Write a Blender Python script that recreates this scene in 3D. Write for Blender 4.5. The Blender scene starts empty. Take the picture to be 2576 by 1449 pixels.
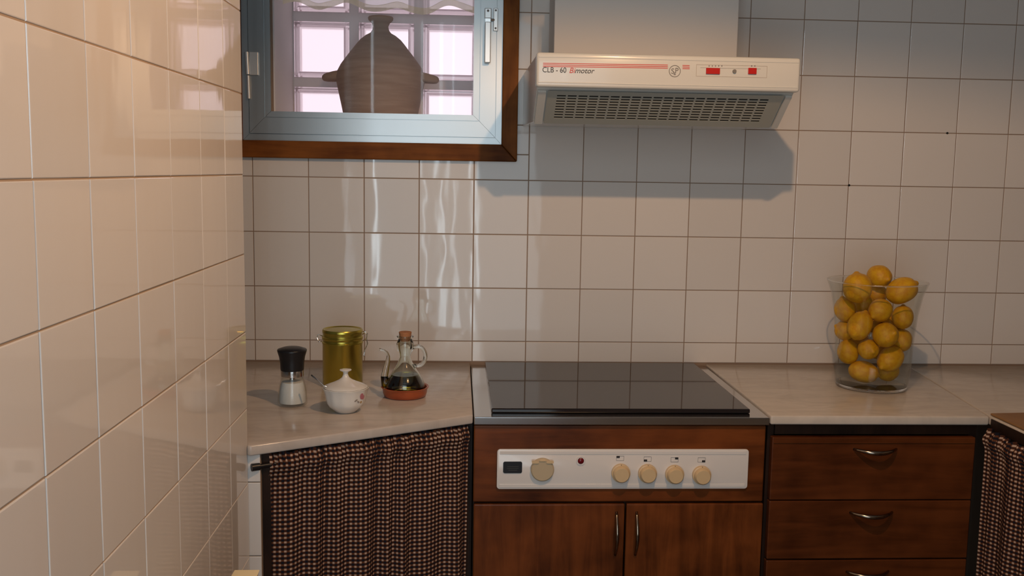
import bpy, bmesh, math, random
from mathutils import Vector, Matrix
random.seed(7)
scene = bpy.context.scene
COL = scene.collection
PI = math.pi

# ------------------------------------------------------------------ camera
# metres; x right, y into the back wall (tile face at y = 0), z up from the floor.
Z0 = 1.411                                   # height of the reference tile joint
F_PX, YAW, PITCH, ROLL = 2442.2447, 0.055985, 0.120732, 0.016456
CAM = Vector((0.55874, -2.68277, 0.02727 + Z0))
_fw = Vector((math.sin(YAW)*math.cos(PITCH), math.cos(YAW)*math.cos(PITCH), -math.sin(PITCH)))
_r0 = Vector((math.cos(YAW), -math.sin(YAW), 0)); _u0 = _r0.cross(_fw)
_rt = math.cos(ROLL)*_r0 + math.sin(ROLL)*_u0
_up = -math.sin(ROLL)*_r0 + math.cos(ROLL)*_u0
cam_d = bpy.data.cameras.new('camera'); cam_d.sensor_width = 36.0; cam_d.sensor_fit = 'HORIZONTAL'
cam_d.lens = F_PX/2576*36.0; cam_d.clip_start = .05
cam_o = bpy.data.objects.new('camera', cam_d); COL.objects.link(cam_o)
M3 = Matrix((_rt, _up, -_fw)).transposed()
cam_o.matrix_world = Matrix.Translation(CAM) @ M3.to_4x4()
scene.camera = cam_o

def at(px, py, y):
    """point of the plane y = const seen at a photo pixel"""
    d = _fw + _rt*((px-1288)/F_PX) - _up*((py-724.5)/F_PX)
    t = (y-CAM.y)/d.y
    return CAM + d*t

# ------------------------------------------------------------------ world, lights, exposure
world = bpy.data.worlds.new('world'); scene.world = world; world.use_nodes = True
wb = world.node_tree.nodes['Background']
wb.inputs[0].default_value = (1.0, .91, .96, 1); wb.inputs[1].default_value = 1.25

def area(name, loc, rot, sx, sy, power, col):
    l = bpy.data.lights.new(name, 'AREA'); l.shape = 'RECTANGLE'; l.size = sx; l.size_y = sy
    l.energy = power; l.color = col
    o = bpy.data.objects.new(name, l); COL.objects.link(o); o.location = loc; o.rotation_euler = rot
    return o
# daylight through the curtained glass door in the wall behind the camera
DOOR_X0, DOOR_X1, ROOM_Y = .03, 1.03, -3.10
DAY = (.74, .90, 1.0)
area('door_daylight', ((DOOR_X0+DOOR_X1)/2, ROOM_Y+.03, 1.35), (PI/2, 0, 0), DOOR_X1-DOOR_X0, 1.9, 10.3, DAY)
for k, (gx, gw, p) in enumerate(((.050, .022, 1.8), (.34, .014, .8), (.45, .02, 1.2), (.52, .012, .7), (.64, .02, 1.2))):
    area('door_gap_daylight', (gx, ROOM_Y+.05, 1.35), (PI/2, 0, 0), gw, 1.85, p, DAY)
scene.view_settings.view_transform = 'Standard'
scene.view_settings.look = 'None'
scene.view_settings.exposure = 0.0
scene.view_settings.gamma = 1.0
scene.view_settings.use_curve_mapping = False
LAMP = Vector((.98, -1.50, .70+Z0)); LAMP_POWER = 28.5; LAMP_COL = (1.0, .60, .32)

# ------------------------------------------------------------------ material helpers
def mat(name, col, rough=.5, metal=0., spec=.5, trans=0., ior=1.45, coat=0.):
    m = bpy.data.materials.new(name); m.use_nodes = True
    b = m.node_tree.nodes['Principled BSDF']
    b.inputs['Base Color'].default_value = (*col, 1); b.inputs['Roughness'].default_value = rough
    b.inputs['Metallic'].default_value = metal; b.inputs['Specular IOR Level'].default_value = spec
    b.inputs['Transmission Weight'].default_value = trans; b.inputs['IOR'].default_value = ior
    b.inputs['Coat Weight'].default_value = coat; b.inputs['Coat Roughness'].default_value = .08
    return m
def nd(m, typ, **kw):
    n = m.node_tree.nodes.new(typ)
    for k, v in kw.items(): setattr(n, k, v)
    return n
def lk(m, a, b): m.node_tree.links.new(a, b)
def bsdf(m): return m.node_tree.nodes['Principled BSDF']
def ramp(m, fac, stops):
    r = nd(m, 'ShaderNodeValToRGB'); e = r.color_ramp.elements
    while len(e) < len(stops): e.new(.5)
    for i, (p, c) in enumerate(stops): e[i].position = p; e[i].color = (*c, 1)
    lk(m, fac, r.inputs[0]); return r.outputs[0]
def coords(m, scale=(1, 1, 1), rot=(0, 0, 0), kind='Object'):
    t = nd(m, 'ShaderNodeTexCoord'); mp = nd(m, 'ShaderNodeMapping')
    mp.inputs['Scale'].default_value = scale; mp.inputs['Rotation'].default_value = rot
    lk(m, t.outputs[kind], mp.inputs[0]); return mp.outputs[0]
def noise(m, vec, scale, detail=3, rough=.5, dist=0):
    n = nd(m, 'ShaderNodeTexNoise'); n.inputs['Scale'].default_value = scale
    n.inputs['Detail'].default_value = detail; n.inputs['Roughness'].default_value = rough
    n.inputs['Distortion'].default_value = dist
    lk(m, vec, n.inputs['Vector']); return n.outputs['Fac']
def bump(m, h, strength, dist=.01):
    b = nd(m, 'ShaderNodeBump'); b.inputs['Strength'].default_value = strength; b.inputs['Distance'].default_value = dist
    lk(m, h, b.inputs['Height']); lk(m, b.outputs[0], bsdf(m).inputs['Normal'])

def tile_mat(name, c):
    m = mat(name, c, .045, spec=.5)
    oi = nd(m, 'ShaderNodeObjectInfo')
    col = ramp(m, oi.outputs['Random'], ((0, tuple(v*.95 for v in c)), (1, tuple(min(1, v*1.03) for v in c))))
    lk(m, col, bsdf(m).inputs['Base Color'])
    v = coords(m, (1, 1, .35))
    add = nd(m, 'ShaderNodeVectorMath', operation='ADD'); lk(m, v, add.inputs[0])
    cmb = nd(m, 'ShaderNodeCombineXYZ'); mul = nd(m, 'ShaderNodeMath', operation='MULTIPLY'); mul.inputs[1].default_value = 37
    lk(m, oi.outputs['Random'], mul.inputs[0]); lk(m, mul.outputs[0], cmb.inputs[0]); lk(m, cmb.outputs[0], add.inputs[1])
    bump(m, noise(m, add.outputs[0], 22, 1), .07, .004)
    return m
M_TILE = tile_mat('cream_glazed_tile', (.76, .72, .68))
M_GROUT = mat('brown_grout', (.30, .21, .15), .9)
M_GROUT_L = mat('lit_edge_grout', (.42, .31, .22), .9)  # joint colour lightened to paint in the light caught by tile edges
M_PLASTER = mat('white_plaster', (.88, .85, .83), .8)
bump(M_PLASTER, noise(M_PLASTER, coords(M_PLASTER), 60, 4), .15, .003)
M_WALLP = mat('room_paint', (.44, .44, .44), .8)
bump(M_WALLP, noise(M_WALLP, coords(M_WALLP), 90, 3), .08, .002)
M_WALLR = mat('right_wall_paint', (.24, .20, .17), .8)
bump(M_WALLR, noise(M_WALLR, coords(M_WALLR), 90, 3), .08, .002)
M_CEIL = mat('ceiling_paint', (.70, .72, .74), .85)
bump(M_CEIL, noise(M_CEIL, coords(M_CEIL), 90, 3), .08, .002)

def wood(name, dark, light, axis, seed=0, gloss=.32, knots=True, spec=.25):
    """stained pine, grain running along the given local axis"""
    m = mat(name, light, gloss, spec=spec)
    sc = {'X': (1.3, 14, 14), 'Z': (14, 14, 1.3), 'Y': (14, 1.3, 14)}[axis]
    v = coords(m, sc); off = nd(m, 'ShaderNodeVectorMath', operation='ADD'); off.inputs[1].default_value = (seed*3.1, seed*1.7, seed*2.3)
    lk(m, v, off.inputs[0])
    n1 = noise(m, off.outputs[0], 2.2, 6, .6, .8)
    n2 = noise(m, coords(m, (1, 1, 1)), 7 + seed, 3, .5)
    mx = nd(m, 'ShaderNodeMath', operation='MULTIPLY_ADD'); mx.inputs[1].default_value = .55
    lk(m, n2, mx.inputs[0]); hf = nd(m, 'ShaderNodeMath', operation='MULTIPLY'); hf.inputs[1].default_value = .55
    lk(m, n1, hf.inputs[0]); lk(m, hf.outputs[0], mx.inputs[2])
    mid = tuple((a*.5+b*.5) for a, b in zip(dark, light))
    c = ramp(m, mx.outputs[0], ((.36, dark), (.52, mid), (.68, light)))
    if knots:
        vo = nd(m, 'ShaderNodeTexVoronoi'); vo.inputs['Scale'].default_value = 4.2
        o2 = nd(m, 'ShaderNodeVectorMath', operation='ADD'); o2.inputs[1].default_value = (seed*1.37, 0, seed*.77)
        lk(m, coords(m, (1, .4, 1)), o2.inputs[0]); lk(m, o2.outputs[0], vo.inputs['Vector'])
        k = ramp(m, vo.outputs['Distance'], ((.03, (.12, .12, .12)), (.14, (1, 1, 1))))
        mm = nd(m, 'ShaderNodeMix', data_type='RGBA', blend_type='MULTIPLY'); mm.inputs[0].default_value = .85
        lk(m, c, mm.inputs[6]); lk(m, k, mm.inputs[7]); c = mm.outputs[2]
    lk(m, c, bsdf(m).inputs['Base Color'])
    bump(m, n1, .12, .002)
    return m
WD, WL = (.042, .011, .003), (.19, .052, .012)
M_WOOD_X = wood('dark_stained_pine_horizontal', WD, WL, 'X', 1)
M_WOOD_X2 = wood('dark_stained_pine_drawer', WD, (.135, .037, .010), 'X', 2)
M_WOOD_Z = wood('dark_stained_pine_vertical', WD, WL, 'Z', 3)
M_WOOD_Z2 = wood('dark_stained_pine_door', WD, WL, 'Z', 5)
M_FRAME = wood('brown_window_wood', (.085, .025, .006), (.25, .085, .018), 'X', 4, .45, False, .08)
M_FRAME_Z = wood('brown_window_wood_upright', (.085, .025, .006), (.25, .085, .018), 'Z', 4, .45, False, .08)
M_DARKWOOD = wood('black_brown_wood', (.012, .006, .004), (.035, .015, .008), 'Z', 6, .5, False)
M_BOARD = wood('brown_board_wood', (.22, .11, .04), (.30, .155, .06), 'Y', 8, .5, False)

def marble(name, a, b):
    m = mat(name, a, .16)
    n = noise(m, coords(m, (2.2, 7, 2)), 2.2, 8, .62, 1.4)
    n2 = noise(m, coords(m), 34, 3)
    c = ramp(m, n, ((.30, b), (.47, a), (.60, tuple(x*1.08 for x in a)), (.75, b)))
    mm = nd(m, 'ShaderNodeMix', data_type='RGBA', blend_type='MULTIPLY'); mm.inputs[0].default_value = .12
    lk(m, c, mm.inputs[6]); lk(m, ramp(m, n2, ((.3, (.6, .6, .6)), (.7, (1, 1, 1)))), mm.inputs[7])
    lk(m, mm.outputs[2], bsdf(m).inputs['Base Color'])
    return m
M_MARBLE = marble('grey_beige_marble', (.55, .48, .42), (.48, .41, .355))
M_MARBLE2 = marble('pale_veined_marble', (.59, .52, .445), (.54, .47, .40))

M_ALU = mat('brushed_aluminium', (.45, .47, .475), .34, metal=.85)
bump(M_ALU, noise(M_ALU, coords(M_ALU, (1, 1, 1)), 300, 2), .03, .001)
M_ALU_LT = mat('pale_aluminium', (.85, .86, .85), .3, metal=.5)
M_STEEL = mat('polished_steel', (.62, .60, .58), .14, metal=1)
M_CHROME = mat('bright_chrome', (.80, .78, .75), .08, metal=1)
M_HANDLE = mat('dark_bronze_metal', (.30, .25, .20), .18, metal=1)
M_WHITE = mat('cream_white_enamel', (.69, .68, .63), .22, coat=.3)
M_PAINT = mat('white_painted_casing', (.72, .68, .64), .55)
M_PANEL = mat('white_enamel_panel', (.76, .72, .68), .18, coat=.4)
M_GRILLE = mat('grey_green_grille', (.46, .47, .42), .45, metal=.2)
M_HOLE = mat('dark_void', (.015, .014, .012), .9)
M_RED = mat('red_print', (.62, .06, .05), .45)
M_REDBTN = mat('red_plastic', (.50, .015, .012), .3)
M_BLACK = mat('black_plastic', (.012, .011, .012), .35)
M_BLKPRINT = mat('black_print', (.03, .025, .025), .5)
M_GREYPRINT = mat('grey_print', (.20, .18, .16), .5)
M_BEIGE = mat('beige_plastic', (.66, .48, .27), .32)
M_BEIGE2 = mat('dull_beige_plastic', (.52, .41, .26), .4)
M_GLASSTOP = mat('black_ceramic_glass', (.014, .011, .012), .05, spec=.5, ior=1.5)
M_TERRA = mat('glazed_terracotta', (.42, .085, .025), .3, coat=.3)
n_ = noise(M_TERRA, coords(M_TERRA), 25, 4)
lk(M_TERRA, ramp(M_TERRA, n_, ((.3, (.33, .06, .018)), (.7, (.46, .10, .03)))), bsdf(M_TERRA).inputs['Base Color'])
M_CLAY = mat('brown_unglazed_clay', (.30, .20, .145), .85)
n_ = noise(M_CLAY, coords(M_CLAY, (1, 1, 9)), 9, 4)
lk(M_CLAY, ramp(M_CLAY, n_, ((.3, (.36, .235, .17)), (.7, (.46, .32, .235)))), bsdf(M_CLAY).inputs['Base Color'])
bump(M_CLAY, n_, .35, .004)
M_GOLD = mat('olive_gold_tin', (.52, .42, .075), .28, metal=.95)
M_PORC = mat('white_porcelain', (.76, .72, .66), .12, coat=.4)
M_PINK = mat('pink_flower_print', (.50, .17, .20), .25)
M_GREENP = mat('grey_green_leaf_print', (.30, .25, .22), .25)
M_SALT = mat('white_salt', (.86, .83, .80), .9)
bump(M_SALT, noise(M_SALT, coords(M_SALT), 700, 2), .4, .002)
M_GLASS = mat('clear_glass', (.97, .98, .97), .0, trans=1, ior=1.45)
M_GLASSG = mat('greenish_clear_glass', (.93, .97, .93), .02, trans=1, ior=1.45)
M_OIL = mat('olive_oil', (.24, .15, .008), .0, trans=1, ior=1.40)
M_CORK = mat('orange_cork', (.45, .19, .08), .85)
bump(M_CORK, noise(M_CORK, coords(M_CORK), 260, 3), .6, .003)
M_LEMON = mat('lemon_peel', (.78, .40, .012), .42)
_ln = noise(M_LEMON, coords(M_LEMON), 3.2, 3)
lk(M_LEMON, ramp(M_LEMON, _ln, ((.35, (.60, .27, .004)), (.65, (.70, .38, .008)))), bsdf(M_LEMON).inputs['Base Color'])
bump(M_LEMON, noise(M_LEMON, coords(M_LEMON), 30, 2), .16, .02)
M_BLOCK = mat('rosy_glass_block', (.97, .88, .93), .28, trans=1, ior=1.45)
M_BLOCKEDGE = mat('mauve_glass_rim', (.66, .52, .56), .12, trans=.55, ior=1.5)
M_MORTAR = mat('pale_mauve_mortar', (.90, .82, .82), .85)
M_CREAM = mat('cream_paint', (.78, .66, .40), .4)
M_DOORWOOD = wood('door_wood', (.20, .10, .04), (.36, .20, .09), 'Z', 9, .5, False)
M_FLOOR = mat('terracotta_floor', (.10, .055, .035), .35)
lk(M_FLOOR, ramp(M_FLOOR, noise(M_FLOOR, coords(M_FLOOR), 3, 4), ((.3, (.08, .042, .026)), (.7, (.13, .072, .045)))), bsdf(M_FLOOR).inputs['Base Color'])

# thin window pane: mostly clear, a little reflective
M_PANE = bpy.data.materials.new('window_glass'); M_PANE.use_nodes = True
nt = M_PANE.node_tree; nt.nodes.clear()
o_ = nd(M_PANE, 'ShaderNodeOutputMaterial'); mx_ = nd(M_PANE, 'ShaderNodeMixShader')
tr_ = nd(M_PANE, 'ShaderNodeBsdfTransparent'); gl_ = nd(M_PANE, 'ShaderNodeBsdfGlossy'); fr_ = nd(M_PANE, 'ShaderNodeFresnel')
fr_.inputs['IOR'].default_value = 1.18; gl_.inputs['Roughness'].default_value = .02; tr_.inputs[0].default_value = (.97, .97, .97, 1)
lk(M_PANE, fr_.outputs[0], mx_.inputs[0]); lk(M_PANE, tr_.outputs[0], mx_.inputs[1]); lk(M_PANE, gl_.outputs[0], mx_.inputs[2])
lk(M_PANE, mx_.outputs[0], o_.inputs[0])

def thin_glass(name, tint, edge):
    m = bpy.data.materials.new(name); m.use_nodes = True; m.node_tree.nodes.clear()
    o = nd(m, 'ShaderNodeOutputMaterial'); mx = nd(m, 'ShaderNodeMixShader')
    t = nd(m, 'ShaderNodeBsdfTransparent'); g = nd(m, 'ShaderNodeBsdfGlossy'); lw = nd(m, 'ShaderNodeLayerWeight')
    lw.inputs[0].default_value = .5
    pw = nd(m, 'ShaderNodeMath', operation='POWER'); pw.inputs[1].default_value = 3.5; lk(m, lw.outputs['Facing'], pw.inputs[0])
    ma = nd(m, 'ShaderNodeMath', operation='MULTIPLY_ADD'); ma.inputs[1].default_value = edge; ma.inputs[2].default_value = .03; lk(m, pw.outputs[0], ma.inputs[0])
    g.inputs['Roughness'].default_value = .03; t.inputs[0].default_value = (*tint, 1)
    lk(m, ma.outputs[0], mx.inputs[0]); lk(m, t.outputs[0], mx.inputs[1]); lk(m, g.outputs[0], mx.inputs[2]); lk(m, mx.outputs[0], o.inputs[0])
    return m
M_THIN = thin_glass('thin_clear_glass', (.95, .96, .95), .42)

# sheer white cloth with a yellow-green hem
def sheer(name, col, amount):
    m = bpy.data.materials.new(name); m.use_nodes = True; m.node_tree.nodes.clear()
    o = nd(m, 'ShaderNodeOutputMaterial'); a = nd(m, 'ShaderNodeMixShader'); b = nd(m, 'ShaderNodeMixShader')
    d = nd(m, 'ShaderNodeBsdfDiffuse'); t = nd(m, 'ShaderNodeBsdfTranslucent'); p = nd(m, 'ShaderNodeBsdfTransparent')
    w = nd(m, 'ShaderNodeTexNoise'); w.inputs['Scale'].default_value = 500
    tc = nd(m, 'ShaderNodeTexCoord'); lk(m, tc.outputs['Object'], w.inputs['Vector'])
    bp = nd(m, 'ShaderNodeBump'); bp.inputs['Strength'].default_value = .1; lk(m, w.outputs['Fac'], bp.inputs['Height']); lk(m, bp.outputs[0], d.inputs['Normal'])
    d.inputs[0].default_value = (*col, 1); t.inputs[0].default_value = (*col, 1)
    a.inputs[0].default_value = .55; lk(m, d.outputs[0], a.inputs[1]); lk(m, t.outputs[0], a.inputs[2])
    b.inputs[0].default_value = amount; lk(m, p.outputs[0], b.inputs[1]); lk(m, a.outputs[0], b.inputs[2]); lk(m, b.outputs[0], o.inputs[0])
    return m
M_SHEER = sheer('sheer_white_cloth', (.95, .93, .93), .70)
M_HEM = sheer('pale_yellow_hem', (.88, .83, .60), .80)

# gingham: check woven over the cloth's own UV (metres of cloth)
M_GING = mat('navy_orange_gingham', (.3, .2, .15), .9, spec=.15)
uvn = nd(M_GING, 'ShaderNodeUVMap'); sep = nd(M_GING, 'ShaderNodeSeparateXYZ'); lk(M_GING, uvn.outputs[0], sep.inputs[0])
def stripe(src, per):
    a = nd(M_GING, 'ShaderNodeMath', operation='MULTIPLY'); a.inputs[1].default_value = 2*PI/per; lk(M_GING, src, a.inputs[0])
    s = nd(M_GING, 'ShaderNodeMath', operation='SINE'); lk(M_GING, a.outputs[0], s.inputs[0])
    k = nd(M_GING, 'ShaderNodeMapRange'); k.inputs[1].default_value = -.10; k.inputs[2].default_value = .50; lk(M_GING, s.outputs[0], k.inputs[0])
    return k.outputs[0]
su, sv = stripe(sep.outputs[0], .0112), stripe(sep.outputs[1], .0094)
def cmix(fac, a, b):
    m = nd(M_GING, 'ShaderNodeMix', data_type='RGBA'); lk(M_GING, fac, m.inputs[0])
    for i, c in ((6, a), (7, b)):
        if isinstance(c, tuple): m.inputs[i].default_value = (*c, 1)
        else: lk(M_GING, c, m.inputs[i])
    return m.outputs[2]
row_dark = cmix(su, (.010, .010, .016), (.060, .020, .010))
row_light = cmix(su, (.115, .040, .018), (.50, .34, .25))
lk(M_GING, cmix(sv, row_dark, row_light), bsdf(M_GING).inputs['Base Color'])

# ------------------------------------------------------------------ mesh helpers
class MB:
    def __init__(s): s.v = []; s.f = []; s.uv = None
    def box(s, x0, x1, y0, y1, z0, z1):
        b = len(s.v)
        s.v += [(x, y, z) for z in (z0, z1) for y in (y0, y1) for x in (x0, x1)]
        s.f += [tuple(b+i for i in f) for f in ((0, 2, 3, 1), (4, 5, 7, 6), (0, 1, 5, 4), (2, 6, 7, 3), (0, 4, 6, 2), (1, 3, 7, 5))]
        return s
    def prism(s, pts, axis, a0, a1):
        """extrude polygon pts along axis; pts are the two other coordinates in xyz order"""
        b = len(s.v); n = len(pts)
        for a in (a0, a1):
            for p, q in pts:
                s.v.append({'x': (a, p, q), 'y': (p, a, q), 'z': (p, q, a)}[axis])
        s.f += [tuple(range(b, b+n)), tuple(range(b+2*n-1, b+n-1, -1))]
        s.f += [(b+i, b+n+i, b+n+(i+1) % n, b+(i+1) % n) for i in range(n)]
        return s
    def lathe(s, prof, n=40, cx=0, cy=0, fac=None, closed=False):
        """prof = [(r, z)]; axis vertical"""
        b = len(s.v); rings = []
        for r, z in prof:
            if r < 1e-6: rings.append([len(s.v)]); s.v.append((cx, cy, z))
            else:
                ring = []
                for k in range(n):
                    a = 2*PI*k/n; rr = r*(fac(a, z) if fac else 1)
                    ring.append(len(s.v)); s.v.append((cx+rr*math.cos(a), cy+rr*math.sin(a), z))
                rings.append(ring)
        seq = list(zip(rings, rings[1:])) + ([(rings[-1], rings[0])] if closed else [])
        for A, B in seq:
            for k in range(n):
                k2 = (k+1) % n
                if len(A) == 1 and len(B) == 1: continue
                if len(A) == 1: s.f.append((A[0], B[k], B[k2]))
                elif len(B) == 1: s.f.append((A[k], B[0], A[k2]))
                else: s.f.append((A[k], B[k], B[k2], A[k2]))
        return s
    def tube(s, pts, rad, n=10, caps=True):
        pts = [Vector(p) for p in pts]
        if not isinstance(rad, (list, tuple)): rad = [rad]*len(pts)
        prev = None; rings = []
        for i, p in enumerate(pts):
            t = (pts[min(i+1, len(pts)-1)]-pts[max(i-1, 0)]).normalized()
            if prev is None:
                a = Vector((0, 0, 1)) if abs(t.z) < .9 else Vector((1, 0, 0)); u = t.cross(a).normalized()
            else: u = (prev - t*prev.dot(t)).normalized()
            prev = u; w = t.cross(u); ring = []
            for k in range(n):
                a = 2*PI*k/n; q = p + (u*math.cos(a)+w*math.sin(a))*rad[i]
                ring.append(len(s.v)); s.v.append(tuple(q))
            rings.append(ring)
        for A, B in zip(rings, rings[1:]):
            for k in range(n): s.f.append((A[k], A[(k+1) % n], B[(k+1) % n], B[k]))
        if caps: s.f.append(tuple(reversed(rings[0]))); s.f.append(tuple(rings[-1]))
        return s
    def mesh(s, name, bevel=0, seg=2, smooth=False, fixn=True):
        me = bpy.data.meshes.new(name)
        me.from_pydata([tuple(v) for v in s.v], [], s.f)
        if fixn or bevel:
            bm = bmesh.new(); bm.from_mesh(me)
            if fixn: bmesh.ops.recalc_face_normals(bm, faces=bm.faces)
            if bevel:
                ed = [e for e in bm.edges if len(e.link_faces) == 2 and e.calc_face_angle(0) > .5]
                bmesh.ops.bevel(bm, geom=ed, offset=bevel, segments=seg, profile=.5, affect='EDGES', clamp_overlap=True)
            bm.to_mesh(me); bm.free()
        if smooth:
            for p in me.polygons: p.use_smooth = True
        return me
    def obj(s, name, m, parent=None, bevel=0, seg=2, smooth=False, auto=None):
        me = s.mesh(name, bevel, seg, smooth or auto is not None)
        if auto is not None: me.set_sharp_from_angle(angle=math.radians(auto))
        me.materials.append(m)
        return put(name, me, parent)
def put(name, me, parent=None, loc=None):
    o = bpy.data.objects.new(name, me); COL.objects.link(o)
    if parent: o.parent = parent
    if loc: o.location = loc
    return o
def empty(name, loc=(0, 0, 0), rz=0):
    o = bpy.data.objects.new(name, None); COL.objects.link(o); o.location = loc; o.rotation_euler = (0, 0, rz)
    o.empty_display_size = .05
    return o
def tag(o, label=None, cat=None, group=None, kind=None):
    if label: o['label'] = label
    if cat: o['category'] = cat
    if group: o['group'] = group
    if kind: o['kind'] = kind
    return o
def text_mesh(name, s, size, m, parent, loc, shear=0, extrude=.0004, align='LEFT', xs=1.0):
    c = bpy.data.curves.new(name, 'FONT'); c.body = s; c.size = size; c.shear = shear; c.extrude = extrude; c.align_x = align
    t = bpy.data.objects.new(name+'_curve', c); COL.objects.link(t)
    dg = bpy.context.evaluated_depsgraph_get(); me = bpy.data.meshes.new_from_object(t.evaluated_get(dg))
    bpy.data.objects.remove(t); bpy.data.curves.remove(c)
    me.materials.clear(); me.materials.append(m)
    o = put(name, me, parent, loc); o.rotation_euler = (PI/2, 0, 0); o.scale = (xs, 1, 1)
    return o

# ------------------------------------------------------------------ the room shell
RX, LX, CEIL = 2.385, -1.30, 2.52
tag(MB().box(LX, RX, ROOM_Y-.1, .33, -.08, 0).obj('floor', M_FLOOR), 'reddish clay floor of the kitchen', kind='structure')
tag(MB().box(LX, RX, ROOM_Y-.1, .33, CEIL, CEIL+.08).obj('ceiling', M_CEIL), 'pale plaster kitchen ceiling', kind='structure')
tag(MB().box(RX, RX+.1, ROOM_Y-.1, .33, 0, CEIL).obj('wall_right', M_WALLR), 'painted wall on the right', kind='structure')
tag(MB().box(LX-.1, LX, ROOM_Y-.1, .33, 0, CEIL).obj('wall_far_left', M_WALLP), 'painted wall beyond the tiled partition', kind='structure')
tag(MB().box(LX, RX, ROOM_Y-.1, ROOM_Y, 0, CEIL).obj('wall_rear', M_WALLP), 'painted wall behind the viewer', kind='structure')

# back wall with the window opening
WX0, WX1, WZ0, WZ1 = .057, .650, .115+Z0, .94+Z0
b = MB(); g = .0015
b.box(LX, WX0, g, .33, 0, CEIL).box(WX1, RX, g, .33, 0, CEIL).box(WX0, WX1, g, .33, 0, WZ0).box(WX0, WX1, g, .33, WZ1, CEIL)
wall_back = tag(b.obj('wall_back', M_GROUT), 'back wall of square cream glazed tiles with brown joints', kind='structure')

TILE_CACHE = {}
def tile_mesh(w, h, m=None):
    key = (round(w, 3), round(h, 3))
    if key not in TILE_CACHE:
        j = .0010                                  # half joint
        me = MB().box(-w/2+j, w/2-j, 0, .006, -h/2+j, h/2-j).mesh('tile')
        bm = bmesh.new(); bm.from_mesh(me)
        ed = [e for e in bm.edges if all(abs(v.co.y) < 1e-6 for v in e.verts)]
        bmesh.ops.bevel(bm, geom=ed, offset=.0013, segments=2, profile=.5, affect='EDGES')
        bm.to_mesh(me); bm.free()
        me.materials.append(M_TILE); TILE_CACHE[key] = me
    return TILE_CACHE[key]
def cut(r, c):
    """rectangle r minus rectangle c, as rectangles"""
    x0, x1, z0, z1 = r; a0, a1, b0, b1 = c
    if x1 <= a0 or x0 >= a1 or z1 <= b0 or z0 >= b1: return [r]
    out = []
    if z0 < b0: out.append((x0, x1, z0, b0)); z0 = b0
    if z1 > b1: out.append((x0, x1, b1, z1)); z1 = b1
    if x0 < a0: out.append((x0, a0, z0, z1))
    if x1 > a1: out.append((a1, x1, z0, z1))
    return out
T = .15
rows = [(-.508, -.45)] + [(-.45+T*k, -.30+T*k) for k in range(8)]
for k in range(-3, 16):
    x0, x1 = k*T, min((k+1)*T, RX-.001)
    if x1-x0 < .01: continue
    for z0, z1 in rows:
        for q in cut((x0, x1, z0+Z0, z1+Z0), (-.05, .70, .07+Z0, 3)):
            w, h = q[1]-q[0], q[3]-q[2]
            if min(w, h) < .012: continue
            o = put('tile', tile_mesh(w, h), wall_back, ((q[0]+q[1])/2, random.uniform(-.0003, .0003), (q[2]+q[3])/2))
            o.rotation_euler = (random.uniform(-.004, .004), 0, random.uniform(-.004, .004))

for px, py in ((2383, 335), (2136, 466)):
    q = at(px, py, 0); MB().tube([(q.x, -.0008, q.z), (q.x, .004, q.z)], .0032, 10).obj('nail_hole', M_HOLE, wall_back)

# tiled partition on the left; its face runs along y, tilted very slightly
PA = .010567
def part_x(y): return .14255 + math.sin(PA)*(y+1.70693)
PY0, PY1 = -2.02, -.815
wall_left = empty('wall_left'); tag(wall_left, 'left partition wall faced with square glossy cream tiles', kind='structure')
b = MB()
b.prism([(part_x(PY0)-.11, PY0), (part_x(PY0)-g, PY0), (part_x(PY1)-g, PY1), (part_x(PY1)-.11, PY1)], 'z', 0, CEIL)
b.obj('wall_body', M_GROUT_L, wall_left)
ycols = [-2.0, -1.853, -1.7034, -1.5595, -1.4109, -1.2605, -1.1023, -.9492, -.8145]
zrow0 = .0105
for i in range(len(ycols)-1):
    ya, yb = ycols[i], ycols[i+1]; yc = (ya+yb)/2
    for k in range(-5, 14):
        z1 = zrow0 - .1503*k + .1503*4; z0 = z1-.1503
        if z1+Z0 > CEIL-.01 or z0+Z0 < -.05: continue
        z0 = max(z0, .001-Z0)
        o = put('tile', tile_mesh(yb-ya, z1-z0), wall_left, (part_x(yc), yc, (z0+z1)/2+Z0))
        o.rotation_euler = (random.uniform(-.003, .003), 0, PI/2-PA+random.uniform(-.004, .004))

# tiled pier that carries the left end of the worktop
pier = empty('wall_pier'); tag(pier, 'narrow white tiled pier under the left worktop end', kind='structure')
MB().box(.04, .1755, -.8105, -.60, 0, .879).obj('wall_body', M_GROUT, pier)
for z0, z1 in ((-.532, -.589), (-.589, -.740), (-.740, -.890), (-.890, -1.04), (-1.04, -1.19), (-1.19, -1.34)):
    put('tile', tile_mesh(.032, z0-z1), pier, (.1600, -.8135, (z0+z1)/2+Z0))

# rear door (behind the viewer): frame around the daylight
d1 = empty('door_1', (0, 0, 0)); tag(d1, 'curtained glass door behind the viewer', kind='structure')
MB().box(DOOR_X0-.08, DOOR_X0, ROOM_Y+.002, ROOM_Y+.06, 0, 2.36).obj('door_frame', M_DOORWOOD, d1, .004)
MB().box(DOOR_X1, DOOR_X1+.08, ROOM_Y+.002, ROOM_Y+.06, 0, 2.36).obj('door_frame', M_DOORWOOD, d1, .004)
MB().box(DOOR_X0, DOOR_X1, ROOM_Y+.002, ROOM_Y+.06, 2.30, 2.36).obj('door_frame', M_DOORWOOD, d1, .004)
MB().box(DOOR_X0, DOOR_X1, ROOM_Y+.002, ROOM_Y+.05, 0, .39).obj('door_panel', M_DOORWOOD, d1, .004)

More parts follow.
